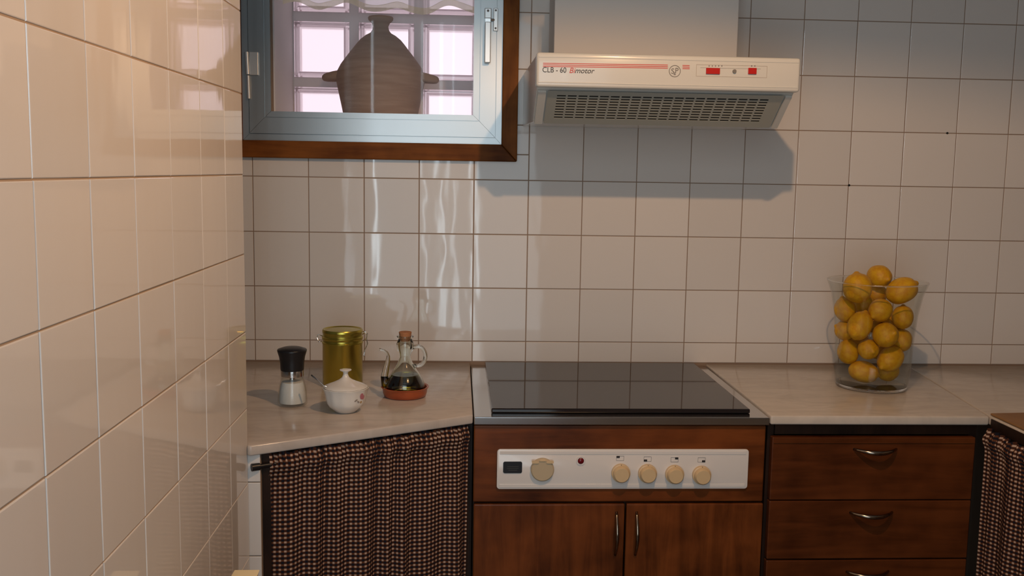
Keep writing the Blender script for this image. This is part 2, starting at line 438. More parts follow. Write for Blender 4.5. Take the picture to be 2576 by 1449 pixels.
# ------------------------------------------------------------------ pendant lamp (above the frame; its shade cuts the light off near the ceiling)
lampo = empty('pendant_lamp', LAMP); tag(lampo, 'metal pendant lamp hanging in front of the cooker', 'lamp')
RIM, HR = .17, .0405
b = MB().lathe([(RIM, -HR), (RIM-.004, -HR+.004), (.125, .07), (.05, .115), (.03, .13), (.03, .133), (.052, .118), (.128, .073), (RIM, -HR)], 48)
b.obj('shade', mat('dark_shade_enamel', (.10, .085, .07), .5), lampo, auto=50)
MB().tube([(0, 0, .13), (0, 0, CEIL-LAMP.z-.001)], .003, 8).obj('cord', M_BLACK, lampo)
MB().lathe([(0, .13), (.022, .13), (.022, .035), (.014, .03), (0, .03)], 20).obj('bulb_holder', M_BLACK, lampo, auto=40)
pl = bpy.data.lights.new('bulb', 'POINT'); pl.energy = LAMP_POWER; pl.color = LAMP_COL; pl.shadow_soft_size = .013
plo = bpy.data.objects.new('bulb', pl); COL.objects.link(plo); plo.parent = lampo

# ------------------------------------------------------------------ window
trim = empty('trim_1'); tag(trim, 'white plastered window recess', kind='structure')
th = .004
MB().box(WX0, WX0+th, .012, .30, WZ0, WZ1).obj('reveal', M_PLASTER, trim)
MB().box(WX1-th, WX1, .012, .30, WZ0, WZ1).obj('reveal', M_PLASTER, trim)
MB().box(WX0+th, WX1-th, .012, .30, WZ0, WZ0+th).obj('reveal_sill', M_PLASTER, trim)
MB().box(WX0+th, WX1-th, .012, .30, WZ1-th, WZ1).obj('reveal', M_PLASTER, trim)

win = empty('window_1'); tag(win, 'aluminium casement window in a dark brown wooden surround', kind='structure')
def frame_members(steps):
    """steps: list of (outer rect, inner rect, y_front, y_back); yields (side, MB) with mitred corners"""
    out = {}
    for side in ('left', 'right', 'bottom', 'top'):
        b = MB()
        for (ox0, ox1, oz0, oz1), (ix0, ix1, iz0, iz1), yf, yb in steps:
            q = {'left': [(ox0, oz0), (ix0, iz0), (ix0, iz1), (ox0, oz1)], 'right': [(ox1, oz0), (ix1, iz0), (ix1, iz1), (ox1, oz1)],
                 'bottom': [(ox0, oz0), (ox1, oz0), (ix1, iz0), (ix0, iz0)], 'top': [(ox0, oz1), (ox1, oz1), (ix1, iz1), (ix0, iz1)]}[side]
            e = .0004                                    # hairline mitre
            cx = sum(p[0] for p in q)/4; cz = sum(p[1] for p in q)/4
            if side in ('left', 'right'): q = [(x, z + (e if z < cz else -e)) for x, z in q]
            else: q = [(x + (e if x < cx else -e), z) for x, z in q]
            b.prism(q, 'y', yf, yb)
        out[side] = b
    return out
zz = lambda z: z+Z0
for side, b in frame_members([((-.066, .716, zz(.050), zz(1.02)), (-.022, .673, zz(.096), zz(.975)), -.020, .001)]).items():
    b.obj('wood_rail', M_FRAME if side in ('bottom', 'top') else M_FRAME_Z, win, .003, 2)
R0 = (-.022, .673, zz(.096), zz(.975)); R1 = (-.006, .657, zz(.113), zz(.958)); R2 = (-.004, .655, zz(.115), zz(.956))
R3 = (.036, .613, zz(.157), zz(.914)); R4 = (.038, .611, zz(.159), zz(.912)); R5 = (.053, .595, zz(.174), zz(.897))
for side, b in frame_members([(R0, R1, -.006, .012), (R1, R2, .000, .012), (R2, R3, -.010, .012), (R3, R4, -.004, .012), (R4, R5, -.008, .012)]).items():
    b.obj('sash_rail', M_ALU, win)
MB().box(.050, .598, .000, .004, zz(.170), zz(.90)).obj('pane', M_PANE, win)
# hinge on the left stile
p = at(630, 160, -.012)
hg = MB().tube([(at(621, 131, -.016)), (at(624, 187, -.016))], .0060, 14).obj('hinge', M_ALU_LT, win, auto=40)
tag(hg, 'pale aluminium hinge')
MB().box(p.x-.001, p.x+.021, -.018, -.0095, at(630, 189, -.012).z, at(630, 131, -.012).z).obj('hinge_plate', M_ALU_LT, hg, .001)
MB().tube([(at(624.5, 190, -.016)), (at(626.5, 248, -.016))], .0042, 12).obj('hinge_pin', M_ALU_LT, hg, auto=40)
# handle and keeper on the right stile
hp = at(1227, 90, -.03)
hd = MB().box(hp.x-.008, hp.x+.008, -.034, -.022, at(1227, 158, -.03).z, at(1227, 55, -.03).z).obj('handle', M_ALU_LT, win, .002); tag(hd, 'pale aluminium window handle')
MB().box(hp.x-.009, hp.x+.009, -.030, -.0095, at(1227, 46, -.03).z, at(1227, 20, -.03).z).obj('handle_base', M_ALU_LT, hd, .002)
MB().box(hp.x-.007, hp.x+.007, -.028, -.020, at(1227, 56, -.03).z, at(1227, 45, -.03).z).obj('handle_neck', M_STEEL, hd)
MB().tube([(hp.x, -.030, at(1227, 27, -.03).z), (hp.x, -.0315, at(1227, 27, -.03).z)], .0032, 10).obj('screw', M_GREYPRINT, hd)
kp = at(1247, 50, -.018)
kb = MB().box(kp.x-.006, kp.x+.006, -.018, -.0055, at(1247, 78, -.018).z, at(1247, 20, -.018).z).obj('latch_keeper', M_ALU_LT, win, .0015)
MB().tube([(hp.x+.006, -.024, at(1238, 50, -.02).z), (kp.x-.004, -.020, at(1238, 50, -.02).z)], .003, 8).obj('latch_bolt', M_STEEL, kb)
for py in (26, 71):
    z = at(1247, py, -.018).z; MB().tube([(kp.x, -.017, z), (kp.x, -.0192, z)], .0028, 10).obj('screw', M_GREYPRINT, kb)

# glass block screen at the outer side of the recess
gb = empty('window_2'); tag(gb, 'rosy glass block screen set in pale mortar behind the casement', kind='structure')
BX = [.050+.192*k for k in range(4)]; BZ = [zz(.279+.192*k) for k in range(-1, 4)]
mo = MB(); hw = .0135
y0, y1 = .300, .372
for x in BX: mo.box(max(x-hw, WX0-.02), min(x+hw, WX1+.02), y0+.006, y1-.006, BZ[0], BZ[-1])
for z in BZ:
    for xa, xb in zip(BX, BX[1:]): mo.box(xa+hw, xb-hw, y0+.007, y1-.007, z-hw, z+hw)
mo.obj('mortar', M_MORTAR, gb)
MB().box(WX0-.03, WX0+.0, .331, .372, WZ0-.1, WZ1).obj('mortar_edge', M_MORTAR, gb)
def block_mesh():
    b = MB(); w = .192/2-hw-.0006; s1, s2, s3 = w, w-.010, w-.017
    me = bpy.data.meshes.new('glass_block'); bm = bmesh.new()
    def loop(s, y): return [bm.verts.new((x*s, y, z*s)) for x, z in ((-1, -1), (1, -1), (1, 1), (-1, 1))]
    fr = [loop(s1, -.030), loop(s1-.004, -.036), loop(s2, -.036), loop(s3, -.029)]
    bk = [loop(s1, .030), loop(s1-.004, .036), loop(s2, .036), loop(s3, .029)]
    def strip(A, B, mi):
        for i in range(4):
            f = bm.faces.new((A[i], A[(i+1) % 4], B[(i+1) % 4], B[i])); f.material_index = mi
    strip(bk[0], fr[0], 1); strip(fr[0], fr[1], 1); strip(fr[1], fr[2], 1); strip(fr[2], fr[3], 1)
    strip(bk[0], bk[1], 0); strip(bk[1], bk[2], 0); strip(bk[2], bk[3], 0)
    bm.faces.new(fr[3]).material_index = 0; bm.faces.new(bk[3]).material_index = 0
    bmesh.ops.recalc_face_normals(bm, faces=bm.faces); bm.to_mesh(me); bm.free()
    me.materials.append(M_BLOCK); me.materials.append(M_BLOCKEDGE); return me
bme = block_mesh()
for i in range(3):
    for k in range(4):
        put('glass_block', bme, gb, ((BX[i]+BX[i+1])/2, (y0+y1)/2, (BZ[k]+BZ[k+1])/2))

# sheer window curtain inside the recess, scalloped hem
cu = empty('window_curtain', (0, .12, zz(.47))); tag(cu, 'sheer white curtain with scalloped yellowish hem above the clay jar', 'curtain')
def hem_z(x):                                      # measured from the recess: two scallops
    return zz(.472) + .010*math.cos((x-.385)*2*PI/.145) - .012*math.exp(-((x-.40)/.07)**2)
def sheet(z_of0, z_of1, name, m, dy, parent, nz=6):
    b = MB(); nx = 100
    for j in range(nz+1):
        for i in range(nx+1):
            x = WX0+.008 + (WX1-WX0-.016)*i/nx
            z = z_of0(x) + (z_of1(x)-z_of0(x))*j/nz
            b.v.append((x, .006*math.sin(x*95+.6*math.sin(x*31))+dy, z-zz(.47)))
    for j in range(nz):
        for i in range(nx):
            a = j*(nx+1)+i; b.f.append((a, a+1, a+nx+2, a+nx+1))
    return b.obj(name, m, parent, smooth=True)
sheet(lambda x: hem_z(x)+.017, lambda x: zz(.925), 'cloth', M_SHEER, 0, cu, 14)
sheet(hem_z, lambda x: hem_z(x)+.018, 'hem', M_HEM, -.0012, cu, 3)
MB().tube([(WX0+.006, 0, .448), (WX1-.006, 0, .448)], .004, 8).obj('curtain_wire', M_ALU_LT, cu)

# clay jar on the sill
jx, jy = .332, .165
jar = empty('clay_jar', (jx, jy, WZ0+th)); tag(jar, 'brown unglazed clay jar with narrow neck standing on the window sill', 'jar')
zj = lambda z: zz(z)-(WZ0+th)
pr = [(0, 0), (.088, 0), (.0945, .004), (.103, zj(.16)), (.1085, zj(.19)), (.119, zj(.24)), (.1255, zj(.272)), (.127, zj(.285)), (.1225, zj(.300)), (.113, zj(.318)), (.103, zj(.332)),
      (.0925, zj(.346)), (.0805, zj(.361)), (.069, zj(.376)), (.058, zj(.389)), (.043, zj(.401)), (.030, zj(.408)), (.0240, zj(.416)), (.0215, zj(.427)), (.026, zj(.436)), (.0345, zj(.444)), (.036, zj(.450)), (.034, zj(.4535)), (.024, zj(.4525)), (.016, zj(.44)), (.013, zj(.41)), (0, zj(.40))]
MB().lathe(pr, 64).obj('body', M_CLAY, jar, auto=70)
for s in (-1, 1):
    pts = []
    for t in range(9):
        a = PI*t/8
        pts.append((s*(.113+.043*math.sin(a)), -.030*math.cos(a), zj(.287)-.006*math.sin(a)))
    MB().tube(pts, [.013, .0125, .0115, .011, .011, .011, .0115, .0125, .013], 12).obj('lug_handle', M_CLAY, jar, smooth=True)

# ------------------------------------------------------------------ cooker hood and its duct casing
duct = tag(MB().box(.798, 1.274, -.15, -.0012, zz(.2895), CEIL-.001).obj('duct_casing', M_PAINT, bevel=.002), 'white boxed duct casing rising from the cooker hood', 'duct casing')
hood = empty('cooker_hood', (1.0265, -.49, zz(.214))); tag(hood, 'cream white cooker hood with slotted grey grille and red buttons', 'cooker hood')
HX, HY, HZ = 1.0265, -.49, zz(.214)
def hp_(b): b.v = [(x-HX, y-HY, z-HZ) for x, y, z in b.v]; return b
prof = [(-.0012, zz(.2885)), (-.462, zz(.2885)), (-.462, zz(.212)), (-.362, zz(.142)), (-.0012, zz(.147))]
hp_(MB().prism(prof, 'x', .7315, 1.3215)).obj('body', M_WHITE, hood, .002)
hp_(MB().box(.7275, 1.3255, -.490, -.4625, zz(.2125), zz(.2885))).obj('front_panel', M_WHITE, hood, .007, 4, smooth=False, auto=40)
# two shallow ribs along the front
for z0, z1 in ((.277, .2795), (.2215, .224)):
    hp_(MB().box(.733, 1.320, -.4912, -.4895, zz(z0), zz(z1))).obj('rib', M_WHITE, hood, .0006)
# grille on the slanted underside: a panel with real slots over a near-black sheet painted as the shade inside
sA, sB = Vector((0, -.4605, zz(.2095))), Vector((0, -.3635, zz(.1415)))
sl = (sB-sA); L = sl.length; sd = sl.normalized(); sn = Vector((0, -sd.z*-1, 0)); sn = Vector((0, sd.z, -sd.y)).normalized()
if sn.z > 0: sn = -sn
GX0, GX1 = .757, 1.300
ncol, nrow = 20, 9
xs = [GX0]; a = GX0+.020; pit = (GX1-.030-a)/(ncol)
for k in range(ncol): xs += [a+k*pit+.0022, a+(k+1)*pit-.0022]
xs += [GX1]
ss = [0.0]; t0 = L*.10; rp = (L*.84-t0)/nrow
for k in range(nrow): ss += [t0+k*rp+rp*.24, t0+k*rp+rp*.76]
ss += [L]
b = MB(); bt = .0008
def gp(x, s, o): q = sA+sd*s+sn*o; return (x, q.y, q.z)
nx_, ns_ = len(xs), len(ss)
for o in (.0030, .0030+bt):
    for s in ss:
        for x in xs: b.v.append(gp(x, s, o))
idx = lambda l, j, i: l*nx_*ns_ + j*nx_ + i
hole = lambda j, i: j % 2 == 1 and i % 2 == 1
for j in range(ns_-1):
    for i in range(nx_-1):
        if hole(j, i):
            for (j0, i0), (j1, i1) in (((j, i), (j, i+1)), ((j, i+1), (j+1, i+1)), ((j+1, i+1), (j+1, i)), ((j+1, i), (j, i))):
                b.f.append((idx(0, j0, i0), idx(0, j1, i1), idx(1, j1, i1), idx(1, j0, i0)))
        else:
            for l in (0, 1): b.f.append((idx(l, j, i), idx(l, j, i+1), idx(l, j+1, i+1), idx(l, j+1, i)))
for l0 in (0,):
    for i in range(nx_-1):
        for j in (0, ns_-1): b.f.append((idx(0, j, i), idx(0, j, i+1), idx(1, j, i+1), idx(1, j, i)))
    for j in range(ns_-1):
        for i in (0, nx_-1): b.f.append((idx(0, j, i), idx(0, j+1, i), idx(1, j+1, i), idx(1, j, i)))
gr = hp_(b).obj('filter_grille', M_GRILLE, hood)
b = MB(); b.v = [gp(x, s, o) for o in (.0008, .0022) for x, s in ((GX0+.004, .002), (GX1-.004, .002), (GX1-.004, L-.002), (GX0+.004, L-.002))]
b.f = [(0, 1, 2, 3), (7, 6, 5, 4)] + [(i, (i+1) % 4, 4+(i+1) % 4, 4+i) for i in range(4)]
hp_(b).obj('slot_shade_sheet', M_HOLE, hood)
for x0, x1 in ((.735, .7535), (1.3035, 1.318)):
    b = MB(); b.v = [gp(x, s, o) for o in (.0005, .006) for x, s in ((x0, .003), (x1, .003), (x1, L), (x0, L))]
    b.f = [(0, 1, 2, 3), (7, 6, 5, 4)] + [(i, (i+1) % 4, 4+(i+1) % 4, 4+i) for i in range(4)]
    hp_(b).obj('side_rail', M_WHITE, hood)
# print and controls on the front
fy = -.4904
def front(px, py): q = at(px, py, fy); return q
def stripe_part(xa, xb, py):
    q0, q1 = front(xa, py[0]), front(xb, py[1]); h = .0008
    b = MB(); b.v = [(q0.x, fy, q0.z-h), (q1.x, fy, q1.z-h), (q1.x, fy, q1.z+h), (q0.x, fy, q0.z+h)]
    b.v += [(x, fy+.0006, z) for x, _, z in b.v]
    b.f = [(0, 1, 2, 3), (7, 6, 5, 4)] + [(i, (i+1) % 4, 4+(i+1) % 4, 4+i) for i in range(4)]
    hp_(b).obj('red_stripe', M_RED, hood)
for k in range(3):
    stripe_part(1366, 1680, (159+4*k, 163.5+4*k)); stripe_part(1717, 1735, (164.5+4*k, 165+4*k))
def loc_h(v): return (v.x-HX, v.y-HY, v.z-HZ)
q = front(1364, 181.5); text_mesh('lettering', 'CLB - 60', .0165, M_BLKPRINT, hood, (q.x-HX, fy-HY-.0002, q.z-HZ), xs=.90)
q = front(1431, 183.5); text_mesh('lettering', 'Bi', .0170, M_RED, hood, (q.x-HX, fy-HY-.0002, q.z-HZ), shear=.25)
q = front(1445.5, 183.6); text_mesh('lettering', 'motor', .0165, M_BLKPRINT, hood, (q.x-HX, fy-HY-.0002, q.z-HZ), shear=.25)
q = front(1697.5, 179)
ring = MB(); n = 40
for r, y in ((.0118, 0), (.0132, 0), (.0132, .0007), (.0118, .0007)):
    for k in range(n):
        a = 2*PI*k/n; ring.v.append((q.x+r*math.cos(a), fy+y-.0003, q.z+r*math.sin(a)))
for c in range(4):
    for k in range(n): ring.f.append((c*n+k, c*n+(k+1) % n, ((c+1) % 4)*n+(k+1) % n, ((c+1) % 4)*n+k))
emb = hp_(ring).obj('emblem', M_GREYPRINT, hood)
text_mesh('emblem_letters', 'S', .0165, M_GREYPRINT, hood, (q.x-HX-.0085, fy-HY-.0002, q.z-HZ-.0055))
text_mesh('emblem_letters', '&', .0085, M_GREYPRINT, hood, (q.x-HX-.0025, fy-HY-.0002, q.z-HZ-.0085))
text_mesh('emblem_letters', 'P', .0165, M_GREYPRINT, hood, (q.x-HX+.0000, fy-HY-.0002, q.z-HZ-.0040))
# control recess
c0, c1 = front(1752, 162), front(1929, 196)
M_LINE = mat('faint_outline', (.42, .36, .30), .6)
def outline(x0, x1, z0, z1, t, m, name, y):
    b = MB().box(x0, x1, y, y+.0006, z1-t, z1).box(x0, x1, y, y+.0006, z0, z0+t).box(x0, x0+t, y, y+.0006, z0+t, z1-t).box(x1-t, x1, y, y+.0006, z0+t, z1-t)
    return hp_(b).obj(name, m, hood)
outline(c0.x, c1.x, c1.z, c0.z, .0008, M_LINE, 'control_outline', fy)
s0, s1 = front(1762, 170), front(1914, 174)
hp_(MB().box(s0.x, s1.x, fy, fy+.0006, s1.z, s0.z)).obj('switch_slot', M_GREYPRINT, hood)
for xa, xb in ((1776, 1810), (1882, 1902)):
    a0, a1 = front(xa, 171), front(xb, 187)
    rb = hp_(MB().box(a0.x, a1.x, fy-.004, fy+.0005, a1.z, a0.z)).obj('red_button', M_REDBTN, hood, .0008); tag(rb, 'red rocker button')
k0 = front(1847, 179.5)
hp_(MB().tube([(k0.x, fy, k0.z), (k0.x, fy-.004, k0.z)], .0042, 16)).obj('indicator', M_GREYPRINT, hood, auto=40)
for xx in (1784, 1792, 1800, 1808, 1816, 1891, 1899):
    q = front(xx, 166); hp_(MB().box(q.x-.0012, q.x+.0012, fy, fy+.0005, q.z-.0012, q.z+.0012)).obj('mark', M_GREYPRINT, hood)

# ------------------------------------------------------------------ worktops
ZT, ZS = zz(-.511), zz(-.532)
wt = MB().prism([(-.6, -.0015), (-.6, -.80), (.148, -.806), (.1535, -.826), (.160, -.829), (.5945, -.5835), (.5945, -.0015)], 'z', ZS, ZT).obj('marble_worktop', M_MARBLE, bevel=.004, seg=3, auto=35)
tag(wt, 'grey beige marble worktop with slanted front edge left of the hob', 'worktop')
wt = MB().prism([(1.264, -.0015), (1.264, -.586), (1.7685, -.588), (1.848, -.0015)], 'z', ZS, ZT).obj('marble_worktop', M_MARBLE2, bevel=.004, seg=3, auto=35)
tag(wt, 'pale veined marble worktop over the drawers, under the lemon vase', 'worktop')
wt = MB().prism([(1.8495, -.0015), (1.7705, -.588), (1.7705, -1.95), (RX-.002, -1.95), (RX-.002, -.0015)], 'z', ZS, ZT).obj('marble_worktop', M_MARBLE2, bevel=.004, seg=3, auto=35)
tag(wt, 'pale marble worktop along the right edge, carrying a brown board', 'worktop')
MB().box(1.7675, 1.7700, -1.95, -.597, ZS-.006, ZT-.0035).obj('edge_strip', M_DARKWOOD, wt)
bd = MB().prism([(1.7745, -.579), (2.22, -.545), (2.22, -1.15), (1.7745, -1.15)], 'z', ZT+.0005, ZT+.006).obj('brown_board', M_BOARD, bevel=.003)
tag(bd, 'plain brown board lying on the worktop at the right edge', 'board')

# ------------------------------------------------------------------ hob
hob = empty('hob', (.93, -.29, ZT-.016)); tag(hob, 'black ceramic glass hob in a polished steel tray', 'hob')
def sh(b, o): b.v = [(x-o[0], y-o[1], z-o[2]) for x, y, z in b.v]; return b
HO = (.93, -.29, ZT-.016)
sh(MB().box(.597, 1.2625, -.584, -.002, zz(-.534), zz(-.5165)), HO).obj('steel_tray', M_STEEL, hob, .0016, 2)
sh(MB().box(.6365, 1.2285, -.547, -.012, zz(-.5160), zz(-.5060)), HO).obj('glass_top', M_GLASSTOP, hob, .0025, 2)

# ------------------------------------------------------------------ hob cabinet
CY = -.575
cab = empty('hob_cabinet', (.93, -.30, 0)); tag(cab, 'dark stained pine cabinet with two doors under the hob', 'cabinet')
CO = (.93, -.30, 0)
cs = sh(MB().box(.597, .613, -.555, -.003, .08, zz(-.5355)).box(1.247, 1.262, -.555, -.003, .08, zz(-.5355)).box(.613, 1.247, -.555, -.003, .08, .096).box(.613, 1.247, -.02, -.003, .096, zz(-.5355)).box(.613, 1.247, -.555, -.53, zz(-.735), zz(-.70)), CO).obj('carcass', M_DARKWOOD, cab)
sh(MB().box(.600, 1.262, -.50, -.47, 0, .08), CO).obj('plinth', M_DARKWOOD, cab)
fa = MB().box(-.3315, .3295, -.0195/2, .0195/2, -.0885, .0885)
fo = fa.obj('fascia', M_WOOD_X, cab, .003, 2); fo.location = (.9285-.93, -.565+.30, zz(-.6260))
DZ1, DZ0 = zz(-.7195), .10
for x0, x1, m, hx in ((.5985, .9415, M_WOOD_Z, .9225), (.9455, 1.2605, M_WOOD_Z2, .9685)):
    w = x1-x0; h = DZ1-DZ0
    d = MB().box(-w/2, w/2, -.0195/2, .0195/2, -h/2, h/2).obj('door', m, cab, .003, 2)
    d.location = ((x0+x1)/2-.93, -.565+.30, (DZ1+DZ0)/2)
    cx = hx-(x0+x1)/2; zc = zz(-.789)-(DZ1+DZ0)/2; pts = []; rr = []
    for t in range(13):
        u = t/12; pts.append((cx, -.0095-.023*math.sin(PI*u), zc+.051*(1-2*u))); rr.append(.0030+.0014*math.sin(PI*u))
    MB().tube(pts, rr, 10).obj('handle', M_HANDLE, d, smooth=True)
# left stile strip at the very edge of the left door
# control panel set in the fascia
pan = empty('hob_control_panel', (.9345, -.5755, zz(-.684))); PO = (.9345, -.5755, zz(-.684))
tag(pan, 'white enamel hob control panel with beige knobs on dark wood', 'control panel')
def rrect(x0, x1, z0, z1, r, n=6):
    pts = []
    for cx, cz, a0 in ((x1-r, z1-r, 0), (x0+r, z1-r, PI/2), (x0+r, z0+r, PI), (x1-r, z0+r, 1.5*PI)):
        for k in range(n+1): a = a0+PI/2*k/n; pts.append((cx+r*math.cos(a), cz+r*math.sin(a)))
    return pts
PX0, PX1, PZ0, PZ1 = .6495, 1.2195, zz(-.6825), zz(-.5905)
sh(MB().prism(rrect(PX0, PX1, PZ0, PZ1, .007), 'y', -.5805, -.5752), PO).obj('plate', M_PANEL, pan, .0015, 2, auto=40)
sh(MB().box(PX0+.006, PX1-.006, -.5815, -.5800, zz(-.6025), zz(-.5945)), PO).obj('raised_edge', M_PANEL, pan, .0012)
sh(MB().box(PX0+.006, PX1-.006, -.5815, -.5800, zz(-.6785), zz(-.6705)), PO).obj('raised_edge', M_PANEL, pan, .0012)
py_ = -.5806
def pp(px, py): return at(px, py, py_)
a0, a1 = pp(1266, 1161), pp(1313, 1190)
bg = sh(MB().prism(rrect(a0.x, a1.x, a1.z, a0.z, .004), 'y', py_-.0015, py_), PO).obj('badge', M_BLACK, pan)
tag(bg, 'small black badge with faint grey lettering')
for zf, xa, xb in ((.42, .22, .82), (.58, .20, .82), (.74, .28, .74)):
    x0 = a0.x+(a1.x-a0.x)*xa; x1 = a0.x+(a1.x-a0.x)*xb; z = a0.z+(a1.z-a0.z)*zf
    sh(MB().box(x0, x1, py_-.0018, py_-.0014, z-.0007, z+.0007), PO).obj('badge_lettering', mat('faint_grey', (.05, .05, .045), .6), bg)
q = pp(1364, 1180)
def disc(q, prof, n=40, name='knob', m=M_BEIGE, parent=pan, O=PO):
    b = MB().lathe(prof, n); b.v = [(q.x+x-O[0], q.y+z-O[1], q.z+y-O[2]) for x, y, z in b.v]
    return b.obj(name, m, parent, auto=40)
pc = disc(q, [(0, -.010), (.0235, -.010), (.0258, -.008), (.0262, -.001), (.0262, .0004), (0, .0004)], 48, 'socket_cover', M_BEIGE2); tag(pc, 'round beige cap')
for s in (-1, 1):
    b = MB().prism(rrect(q.x+s*.0165-.008-PO[0], q.x+s*.0165+.008-PO[0], q.z+.0165-PO[2], q.z+.0225-PO[2], .0025), 'y', q.y-.0125-PO[1], q.y-.0095-PO[1])
    b.obj('cap_tab', M_BEIGE, pc)
MB().box(q.x-.007-PO[0], q.x+.007-PO[0], q.y-.012-PO[1], q.y-.009-PO[1], q.z+.0205-PO[2], q.z+.0245-PO[2]).obj('cap_tab', M_BEIGE, pc, .001)
q = pp(1461, 1159)
disc(q, [(.0068, .0004), (.0072, -.0015), (.0105, -.0015), (.011, .0004)], 28, 'indicator_bezel', M_PANEL)
il = disc(q, [(0, -.005), (.004, -.0045), (.0068, -.002), (.0068, .0004), (0, .0004)], 24, 'indicator_light', mat('dark_red_lens', (.16, .008, .012), .15)); tag(il, 'dark red indicator light')
for i, (kx, ky) in enumerate(((1561, 1188), (1628, 1189), (1696, 1191), (1764, 1193))):
    q = pp(kx, ky+1)
    kn = disc(q, [(0, -.021), (.0155, -.021), (.0178, -.0185), (.0188, -.009), (.0210, -.008), (.0212, -.001), (.0212, .0003), (0, .0003)], 40)
    MB().box(q.x-.0007-PO[0], q.x+.0007-PO[0], q.y-.0088-PO[1], q.y-.0075-PO[1], q.z+.0185-PO[2], q.z+.0208-PO[2]).obj('pointer', M_BLKPRINT, kn)
    c = pp((1560, 1629, 1697, 1765)[i], (1153, 1155, 1156.5, 1157)[i]); w, h = .0085, .0055
    ic = MB(); t = .0005; X, Y, Zc = c.x-PO[0], c.y-PO[1]-.0003, c.z-PO[2]
    ic.box(X-w, X+w, Y, Y+.0003, Zc+h-t, Zc+h).box(X-w, X+w, Y, Y+.0003, Zc-h, Zc-h+t).box(X-w, X-w+t, Y, Y+.0003, Zc-h, Zc+h).box(X+w-t, X+w, Y, Y+.0003, Zc-h, Zc+h)
    dx, dz = ((-1, 1), (-1, -1), (1, 1), (1, -1))[i]
    ic.box(X+dx*.0045-.0036, X+dx*.0045+.0036, Y-.0002, Y+.0003, Zc+dz*.0032-.0024, Zc+dz*.0032+.0024)
    ic.obj('zone_symbol', M_BLKPRINT, pan)

# ------------------------------------------------------------------ drawer cabinet
dc = empty('drawer_cabinet', (1.52, -.30, 0)); tag(dc, 'dark stained pine drawer cabinet under the lemon vase', 'cabinet'); DO = (1.52, -.30, 0)
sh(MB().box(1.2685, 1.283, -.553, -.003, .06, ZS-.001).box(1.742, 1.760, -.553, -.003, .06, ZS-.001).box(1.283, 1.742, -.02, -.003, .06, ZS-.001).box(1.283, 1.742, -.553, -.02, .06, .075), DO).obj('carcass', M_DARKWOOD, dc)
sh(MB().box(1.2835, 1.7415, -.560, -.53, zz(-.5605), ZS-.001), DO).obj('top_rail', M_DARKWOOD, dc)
sh(MB().box(1.275, 1.755, -.50, -.47, 0, .06), DO).obj('plinth', M_DARKWOOD, dc)
zs = [-.564, -.7125, -.8545, -.999, -1.20]
for k in range(4):
    z1, z0 = zz(zs[k]) - (.0012 if k else 0), zz(zs[k+1]) + .0012 + (.0 if k != 1 else .0012)
    w, h = .474, z1-z0
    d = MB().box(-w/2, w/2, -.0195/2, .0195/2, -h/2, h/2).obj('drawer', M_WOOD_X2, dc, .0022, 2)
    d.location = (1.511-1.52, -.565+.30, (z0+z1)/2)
    if k == 0: sh(MB().box(1.2765, 1.7455, -.5775, -.5755, z1-.013, z1-.010), (1.511, -.565, (z0+z1)/2)).obj('bead', M_WOOD_X2, d, .0008)
    zc = h/2-.027; pts = []; rr = []
    for t in range(15):
        u = t/14; pts.append((.050*(2*u-1)+.002, -.0095-.026*math.sin(PI*u)**.8, zc-.003*math.sin(PI*u))); rr.append(.0028+.0026*math.sin(PI*u))
    MB().tube(pts, rr, 10).obj('handle', M_HANDLE, d, smooth=True)

# ------------------------------------------------------------------ corner cabinet behind the curtain
cc = empty('corner_cabinet', (.40, -.40, 0)); tag(cc, 'black brown open cupboard frame behind the left checked curtain', 'cupboard'); CC = (.40, -.40, 0)
sh(MB().box(.177, .192, -.80, -.02, .05, ZS-.001), CC).obj('side_panel', M_DARKWOOD, cc)
sh(MB().box(.579, .5945, -.55, -.02, .05, ZS-.001), CC).obj('side_panel', M_DARKWOOD, cc)
sh(MB().box(.192, .579, -.03, -.015, .05, ZS-.001), CC).obj('back_panel', M_DARKWOOD, cc)
sh(MB().prism([(.192, -.790), (.192, -.770), (.579, -.553), (.579, -.573)], 'z', zz(-.575), ZS-.001), CC).obj('top_rail', M_DARKWOOD, cc)
sh(MB().prism([(.192, -.79), (.192, -.03), (.579, -.03), (.579, -.57)], 'z', .05, .068), CC).obj('bottom_board', M_DARKWOOD, cc)

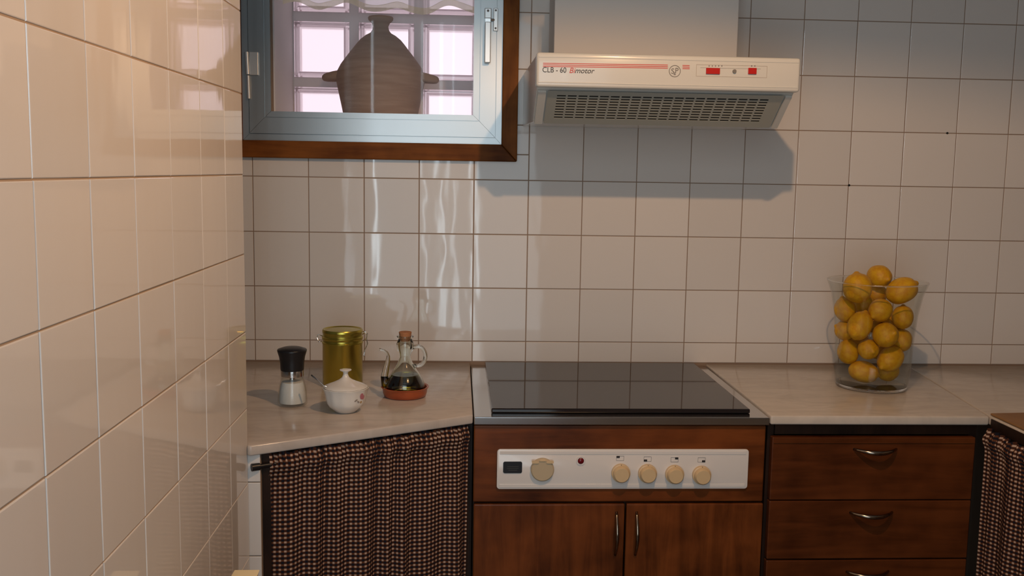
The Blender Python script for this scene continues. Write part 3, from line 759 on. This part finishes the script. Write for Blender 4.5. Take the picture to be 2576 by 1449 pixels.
# ------------------------------------------------------------------ gingham curtains
def gingham(name, A, B, A2, ztop, zbot, seed, label, amp0=.0050, amp1=.0125, folds=8.5):
    """cloth gathered on a rod from A to B (xy); A2 = where the first edge ends at the hem"""
    rnd = random.Random(seed)
    A, B, A2 = Vector(A), Vector(B), Vector(A2)
    Ln = (B-A).length; dr = (B-A)/Ln; nr = Vector((dr.y, -dr.x))      # towards the viewer
    nx, nz = 420, 56
    ph = [rnd.uniform(0, 6.28) for _ in range(6)]
    def off(s, t):
        a = amp0 + (amp1-amp0)*min(1, t*2.2)
        sw = s + .012*math.sin(2*PI*s/.31+ph[0])*(.3+t)
        f = math.sin(2*PI*folds*sw/Ln+ph[1] + 1.1*math.sin(2*PI*sw/.17+ph[2]))
        f += .45*math.sin(2*PI*folds*.47*sw/Ln+ph[3])
        g = math.sin(2*PI*folds*5.3*s/Ln+ph[4])*math.exp(-t*9)*.0020      # tight gathers at the heading
        return a*f*.7 + g
    o = empty(name, (A.x, A.y, ztop)); tag(o, label, 'curtain')
    b = MB(); uv = []
    us = [0.]
    for i in range(nx):
        s0, s1 = Ln*i/nx, Ln*(i+1)/nx; us.append(us[-1]+math.hypot(s1-s0, off(s1, .4)-off(s0, .4)))
    zr = ztop-.026                                                       # rod level
    for j in range(nz+1):
        t = (j/nz)**1.25; z = ztop + (zbot-ztop)*t
        tt = max(0, (zr-z)/(zr-zbot)) if z < zr else 0
        ruff = 1.0 if z >= zr-.004 else None
        for i in range(nx+1):
            s = Ln*i/nx; P0 = A + dr*s + (A2-A)*tt*(1-i/nx)
            n = off(s, tt)
            if z > zr+.006: n += .0035*math.sin(2*PI*folds*4.1*s/Ln+ph[5])
            n += .009*math.exp(-((z-zr)/.014)**2)
            q = P0 + nr*n
            zz_ = z + (.0022*math.sin(2*PI*folds*1.7*s/Ln+ph[2]) if j == 0 else 0)
            b.v.append((q.x-A.x, q.y-A.y, zz_-ztop)); uv.append((us[i], (z-ztop)))
    for j in range(nz):
        for i in range(nx):
            a = j*(nx+1)+i; b.f.append((a, a+1, a+nx+2, a+nx+1))
    me = b.mesh('cloth', smooth=True, fixn=False); me.materials.append(M_GING)
    ul = me.uv_layers.new(name='UVMap')
    for lp in me.loops: ul.data[lp.index].uv = uv[lp.vertex_index]
    c = put('cloth', me, o)
    return o
EA, EB = Vector((.160, -.829)), Vector((.5945, -.5835))
ed = (EB-EA).normalized(); inn = Vector((-ed.y, ed.x))
ca = EA+ed*.040+inn*.006; cb = EB-ed*.006+inn*.008
gingham('checked_curtain', ca, cb, ca-ed*.016, zz(-.5345), .06, 3, 'checked navy and tan curtain below the slanted worktop')
rod = empty('curtain_rod', (.165, -.82, zz(-.557))); tag(rod, 'black curtain rod through the left checked curtain heading', 'curtain rod'); RO = (.165, -.82, zz(-.557))
ra = EA+ed*.008+inn*.007; rb_ = EB-ed*.004+inn*.016
sh(MB().tube([(ra.x, ra.y, zz(-.557)), (rb_.x, rb_.y, zz(-.557))], .0048, 12), RO).obj('pole', M_BLACK, rod, auto=40)
sh(MB().tube([(ra.x-ed.x*.004, ra.y-ed.y*.004, zz(-.557)), (ra.x+ed.x*.012, ra.y+ed.y*.012, zz(-.557))], .0075, 16), RO).obj('end_cap', M_BLACK, rod, auto=40)
gingham('checked_curtain', (1.757, -.600), (1.757, -1.42), (1.757, -.600), zz(-.5345), .06, 11, 'checked navy and tan curtain below the right edge worktop', folds=13)
rod2 = tag(MB().tube([(1.759, -.592, zz(-.557)), (1.759, -1.44, zz(-.557))], .0035, 10).obj('curtain_rod', M_BLACK, auto=40), 'thin black rod in the heading of the right edge curtain', 'curtain rod')

# ------------------------------------------------------------------ things on the left worktop
# grinder
mi = empty('salt_grinder', (.1855, -.498, ZT+.0005)); tag(mi, 'black topped glass grinder full of white salt beside the left wall', 'grinder')
ht = lambda z: zz(z)-ZT-.0005
gbase = 1e-4
outer = [(0, gbase), (.030, gbase), (.0328, .003), (.0330, .010), (.0315, .032), (.0285, .048), (.0262, .0575), (.0250, .064), (.0250, .0665)]
inner = [(.0230, .0665), (.0232, .060), (.0262, .048), (.0292, .032), (.0306, .012), (.0300, .0065), (0, .0065)]
MB().lathe(outer+inner, 40).obj('glass_jar', M_THIN, mi, auto=50)
MB().lathe([(0, .0068), (.0296, .0068), (.0301, .012), (.0288, .032), (.0262, .0462), (.0240, .0535), (.012, .0550), (0, .054)], 40).obj('salt', M_SALT, mi, auto=50)
MB().lathe([(0, .0668), (.0252, .0668), (.0254, .0685), (.0254, .0805), (0, .0805)], 40).obj('steel_collar', M_STEEL, mi, auto=40)
MB().lathe([(0, .081), (.0258, .081), (.0262, .083), (.0268, .098), (.0290, .112), (.0325, .1235), (.0330, .1265), (.0318, .1285), (.020, .1325), (0, .1338)], 44).obj('black_cap', M_BLACK, mi, auto=50)
MB().lathe([(0, .058), (.006, .058), (.006, .0668), (0, .0668)], 16).obj('grinder_spindle', M_STEEL, mi, auto=40)

# tin
tn = empty('olive_tin', (.2755, -.300, ZT+.0005)); tag(tn, 'tall olive gold tin with wire clip lid behind the sugar bowl', 'tin')
RT = .0488
MB().lathe([(0, 0), (RT-.001, 0), (RT, .002), (RT, .106), (RT+.0012, .108), (RT+.0012, .111), (RT-.0006, .1125), (RT-.0006, .117), (0, .117)], 56).obj('can', M_GOLD, tn, auto=40)
MB().lathe([(0, .1175), (RT+.0003, .1175), (RT+.0014, .119), (RT+.0014, .124), (RT-.0004, .1255), (RT-.0004, .133), (RT+.0004, .135), (RT+.0004, .1405), (RT-.0012, .143), (RT-.004, .1428), (RT-.006, .1412), (.02, .1425), (0, .143)], 56).obj('lid', M_GOLD, tn, auto=40)
MB().tube([(-RT-.001, .004, .124), (-RT-.012, .004, .128), (-RT-.0135, 0, .120), (-RT-.009, -.004, .110), (-RT-.001, -.004, .112)], .0011, 8).obj('wire_clip', M_CHROME, tn, smooth=True)
MB().tube([(RT+.001, -.006, .130), (RT+.008, -.006, .138), (RT+.0125, -.004, .132), (RT+.010, -.002, .120), (RT+.0125, 0, .106), (RT+.006, .002, .090), (RT+.003, 0, .078), (RT+.006, -.002, .072)], .0014, 8).obj('wire_clip', M_CHROME, tn, smooth=True)
MB().tube([(RT+.001, .008, .112), (RT+.009, .006, .118), (RT+.011, .002, .128), (RT+.006, 0, .136), (RT+.001, .004, .136)], .0012, 8).obj('wire_clip', M_CHROME, tn, smooth=True)

# sugar bowl
sb = empty('sugar_bowl', (.3125, -.558, ZT+.0005), 0); tag(sb, 'white porcelain sugar bowl with knobbed lid and pink flower', 'sugar bowl')
def flute(a, z): return 1 + .012*math.cos(12*a)*min(1, max(0, z/.02))
MB().lathe([(0, .001), (.020, .001), (.022, 0), (.0235, .0005), (.0285, .006), (.038, .014), (.0425, .022), (.0445, .032), (.0470, .044), (.0500, .053), (.0508, .0545), (.0498, .0555), (.0462, .0545), (.043, .044), (.040, .030), (.034, .018), (.022, .010), (0, .008)], 72, fac=flute).obj('bowl', M_PORC, sb, auto=60)
MB().lathe([(0, .0548), (.0478, .0548), (.0485, .056), (.0470, .0580), (.036, .0625), (.024, .0675), (.014, .0725), (.0080, .0775), (.0056, .083), (.0052, .0875), (.0075, .0905), (.0125, .0925), (.0130, .0942), (.0115, .0955), (.006, .0960), (0, .0960)], 48).obj('lid', M_PORC, sb, auto=60)
# printed flower on the bowl's right side: thin petals lying on the porcelain
def decal(name, m, ang, z, w, h, parent=sb, tilt=0):
    n = 14; b = MB(); rz = lambda zz__: .0445+(zz__-.032)*.21+.0009
    b.v.append((rz(z)*math.cos(ang), rz(z)*math.sin(ang), z))
    for k in range(n):
        a = 2*PI*k/n; du, dv = w*math.cos(a), h*math.sin(a); du, dv = du*math.cos(tilt)-dv*math.sin(tilt), du*math.sin(tilt)+dv*math.cos(tilt)
        r = rz(z+dv); b.v.append((r*math.cos(ang+du/.047), r*math.sin(ang+du/.047), z+dv))
    for k in range(n): b.f.append((0, 1+k, 1+(k+1) % n))
    b.obj(name, m, parent)
decal('flower_print', M_PINK, -.62, .0405, .0055, .0075, tilt=.4); decal('flower_print', M_PINK, -.50, .037, .004, .005)
decal('leaf_print', M_GREENP, -.95, .033, .0045, .002, tilt=.5); decal('leaf_print', M_GREENP, -.80, .029, .004, .0018, tilt=-.6)
decal('flower_print', mat('ochre_flower_print', (.45, .28, .12), .25), -.62, .027, .0032, .0028)
sp = MB().tube([(-.028, -.020, .0565), (-.046, -.018, .062), (-.060, -.012, .073), (-.074, -.006, .083)], [.0012, .0014, .0018, .0022], 8).obj('spoon', M_STEEL, None, smooth=True)
sp.location = sb.location; tag(sp, 'thin steel spoon leaning out of the white sugar bowl', 'spoon')

# terracotta dish and cruet
CRX, CRY = .4352, -.408
td = MB().lathe([(0, 0), (.046, 0), (.0495, .002), (.0522, .010), (.0530, .018), (.0555, .0215), (.0570, .0235), (.0560, .0245), (.0515, .0232), (.0495, .018), (.0485, .010), (.045, .006), (0, .006)], 56).obj('terracotta_dish', M_TERRA, auto=45)
td.location = (CRX, CRY, ZT+.0005); tag(td, 'shallow glazed terracotta dish under the oil cruet', 'dish')
cr = empty('oil_cruet', (CRX, CRY, ZT+.007)); tag(cr, 'glass oil cruet with curved spout, loop handle and cork stopper', 'cruet')
hz = lambda z: zz(z)-ZT-.007
outer = [(0, 0), (.040, 0), (.0455, .004), (.0480, .013), (.0465, .024), (.042, .034), (.0345, .047), (.025, .061), (.0165, .077), (.0128, .0875), (.0135, .095), (.0185, .106), (.0208, .114), (.0205, .120), (.0172, .128), (.0155, .132), (.0185, .1345), (.0200, .1365), (.0195, .1385)]
inner = [(.0140, .1385), (.0132, .132), (.0140, .122), (.0128, .112), (.0105, .100), (.0100, .0880), (.0140, .077), (.0225, .061), (.032, .047), (.0395, .034), (.044, .024), (.0455, .013), (.043, .0065), (.039, .003), (0, .003)]
MB().lathe(outer+inner, 48).obj('flask', M_GLASSG, cr, auto=60)
MB().lathe([(0, .0034), (.0386, .0034), (.0425, .0069), (.0450, .013), (.0435, .024), (.0395, .0335), (.0350, .0405), (.0315, .0462), (0, .0462)], 48).obj('oil', M_OIL, cr, auto=50)
MB().lathe([(0, .126), (.0122, .126), (.0132, .134), (.0150, .146), (.0152, .1475), (.0145, .1482), (0, .1482)], 28).obj('cork_stopper', M_CORK, cr, auto=40)
MB().tube([(-.040, -.004, .012), (-.0475, -.004, .022), (-.0485, -.004, .040), (-.045, -.004, .058), (-.0405, -.004, .078), (-.0395, -.004, .090), (-.043, -.004, .0985), (-.0495, -.004, .1035), (-.0575, -.004, .1060), (-.0605, -.004, .1065)], [.007, .0085, .0088, .0078, .0058, .0042, .0036, .0033, .0030, .0030], 14).obj('spout', M_GLASSG, cr, smooth=True)
MB().tube([(-.0465, -.004, .016), (-.0478, -.004, .024), (-.0483, -.004, .0415)], [.0055, .0068, .0070], 14).obj('spout_oil', M_OIL, cr, smooth=True)
hpts = []
for t in range(15):
    a = PI*.62 - t/14*PI*1.28
    hpts.append((.0295+.0185*math.cos(a), 0, .090+.0235*math.sin(a)))
hpts = [(.0175, 0, .111)] + hpts[1:] + [(.0250, 0, .064)]
MB().tube(hpts, .0048, 12).obj('handle', M_GLASSG, cr, smooth=True)

# ------------------------------------------------------------------ vase of lemons
VX, VY = 1.622, -.287
va = empty('glass_vase', (VX, VY, ZT+.0005)); tag(va, 'flared clear glass vase filled with lemons on the worktop', 'vase')
MB().lathe([(.0868, .0095), (.0885, .014), (.0925, .040), (.0935, .075), (.0955, .130), (.1010, .190), (.1100, .240), (.1200, .268), (.1222, .2725),
            (.1200, .2720), (.1180, .270), (.1075, .241), (.0985, .190), (.0930, .130), (.0910, .075), (.0900, .040), (.0860, .014), (.0850, .0095)], 72, closed=True).obj('wall', M_THIN, va, auto=60)
MB().lathe([(0, 0), (.079, 0), (.0845, .002), (.0872, .006), (.0868, .0093), (.080, .0105), (0, .0100)], 72).obj('base', M_GLASS, va, auto=60)
MB().lathe([(.1212+.0016*math.cos(2*PI*k/10), .2738+.0016*math.sin(2*PI*k/10)) for k in range(10)], 72, closed=True).obj('rim', M_GLASS, va, smooth=True)
def lemon_mesh():
    b = MB(); prof = []
    N = 26
    for k in range(N+1):
        t = -1+2*k/N; a = math.asin(t); r = math.cos(a)**.92
        z = t
        prof.append((max(0, r)*.80 if 0 < k < N else 0, z*.90))
    # nipple at +z, small stalk dent at -z
    prof = [(r, z) for r, z in prof]
    prof = [(0, -.915), (.07, -.925), (.13, -.905)] + [p for p in prof if -.86 < p[1] < .80] + [(.255, .845), (.165, .915), (.125, .965), (.07, .995), (0, 1.0)]
    rr = random.Random(5)
    me = b.lathe(prof, 26, fac=lambda a, z: 1+.02*math.sin(3*a+z*2)+.015*math.sin(5*a-z*3)).mesh('lemon', smooth=True)
    me.materials.append(M_LEMON); return me
LM = lemon_mesh()
LEM = [  # x, y, z(rel), half length, half width, nipple direction (x right, y back, z up), label
 (1.5549, -0.3277, -0.2500, .0395, .0355, (-.05, .25, 1), 'large lemon at the rim of the vase on the left, nipple up'),
 (1.6397, -0.2570, -0.2279, .0340, .0295, (.35, -.9, -.15), 'topmost lemon of the vase, its end facing the room'),
 (1.6780, -0.3070, -0.2586, .0425, .0325, (.85, -.1, .50), 'long lemon at the rim on the right, nipple pointing right'),
 (1.5446, -0.2827, -0.3111, .0335, .0270, (-.25, .2, 1), 'lemon against the glass below the large left rim lemon'),
 (1.5662, -0.3282, -0.3454, .0395, .0300, (.40, .1, 1), 'upright lemon in front, left of the vase middle, tip up'),
 (1.6142, -0.3320, -0.3057, .0310, .0290, (-.75, -.3, -.5), 'round lemon in the middle just below the rim lemons'),
 (1.6850, -0.3070, -0.3260, .0315, .0265, (.1, .3, 1), 'lemon against the glass below the long right rim lemon'),
 (1.5490, -0.2784, -0.3666, .0280, .0250, (-.9, .2, .45), 'half hidden lemon at the left glass, mid height'),
 (1.6225, -0.3521, -0.3643, .0325, .0310, (.35, -.85, .3), 'round lemon in front, right of the vase middle'),
 (1.5563, -0.2887, -0.4192, .0330, .0270, (-.15, .1, 1), 'lemon low against the left glass'),
 (1.5904, -0.3302, -0.4050, .0270, .0258, (.1, -1, -.1), 'smallest lemon, low in the middle, seen end on'),
 (1.6496, -0.3285, -0.4295, .0390, .0300, (-.75, -.35, -.55), 'lemon low on the right, tip pointing down left'),
 (1.6913, -0.2960, -0.3873, .0310, .0260, (.2, .4, .9), 'half hidden lemon at the right glass, mid height'),
 (1.5909, -0.3088, -0.4673, .0400, .0275, (1, -.1, -.22), 'lowest lemon, lying flat with its tip to the right'),
 (1.6646, -0.2870, -0.4689, .0320, .0265, (.8, .5, .1), 'bottom lemon behind, on the right of the lowest one'),
 (1.6085, -0.2462, -0.3032, .0300, .0275, (.3, .8, .4), 'lemon behind, seen in the gap under the rim lemons'),
 (1.6424, -0.2186, -0.3521, .0300, .0275, (-.5, .6, .6), 'lemon behind, seen in the gap at the vase middle'),
 (1.6510, -0.2211, -0.2784, .0295, .0270, (.5, .7, -.3), 'lemon deep behind the two top right rim lemons'),
 (1.6056, -0.2234, -0.3930, .0295, .0270, (-.6, .6, .3), 'lemon deep behind the upright front lemon'),
 (1.6558, -0.2309, -0.4218, .0295, .0270, (.2, .9, .3), 'lemon deep behind the smallest lemon'),
 (1.6855, -0.2530, -0.3554, .0295, .0270, (.7, .5, -.4), 'lemon deep behind, between the two right glass lemons')]
for x, y, z, a, w, d, lab in LEM:
    o = put('lemon', LM); o.location = (x, y, zz(z))
    o.rotation_mode = 'QUATERNION'; o.rotation_quaternion = Vector((0, 0, 1)).rotation_difference(Vector(d).normalized())
    o.scale = (w/.81, w/.81, a/.95); tag(o, lab, 'lemon', 'lemons in the glass vase')

# ------------------------------------------------------------------ cream panel end at the bottom left
cp = MB().prism([(-1.245, 0), (-1.245, zz(-.6005)), (-1.238, zz(-.5945)), (-1.225, zz(-.593)), (-1.62, zz(-.593)), (-1.65, zz(-.60)), (-1.66, 0)][:4] + [(-1.66, zz(-.593)), (-1.66, 0)], 'x', .218, .257).obj('cream_panel', M_CREAM, bevel=.006, seg=3, auto=40)
tag(cp, 'cream rounded top of an upright panel at the bottom left', 'panel')
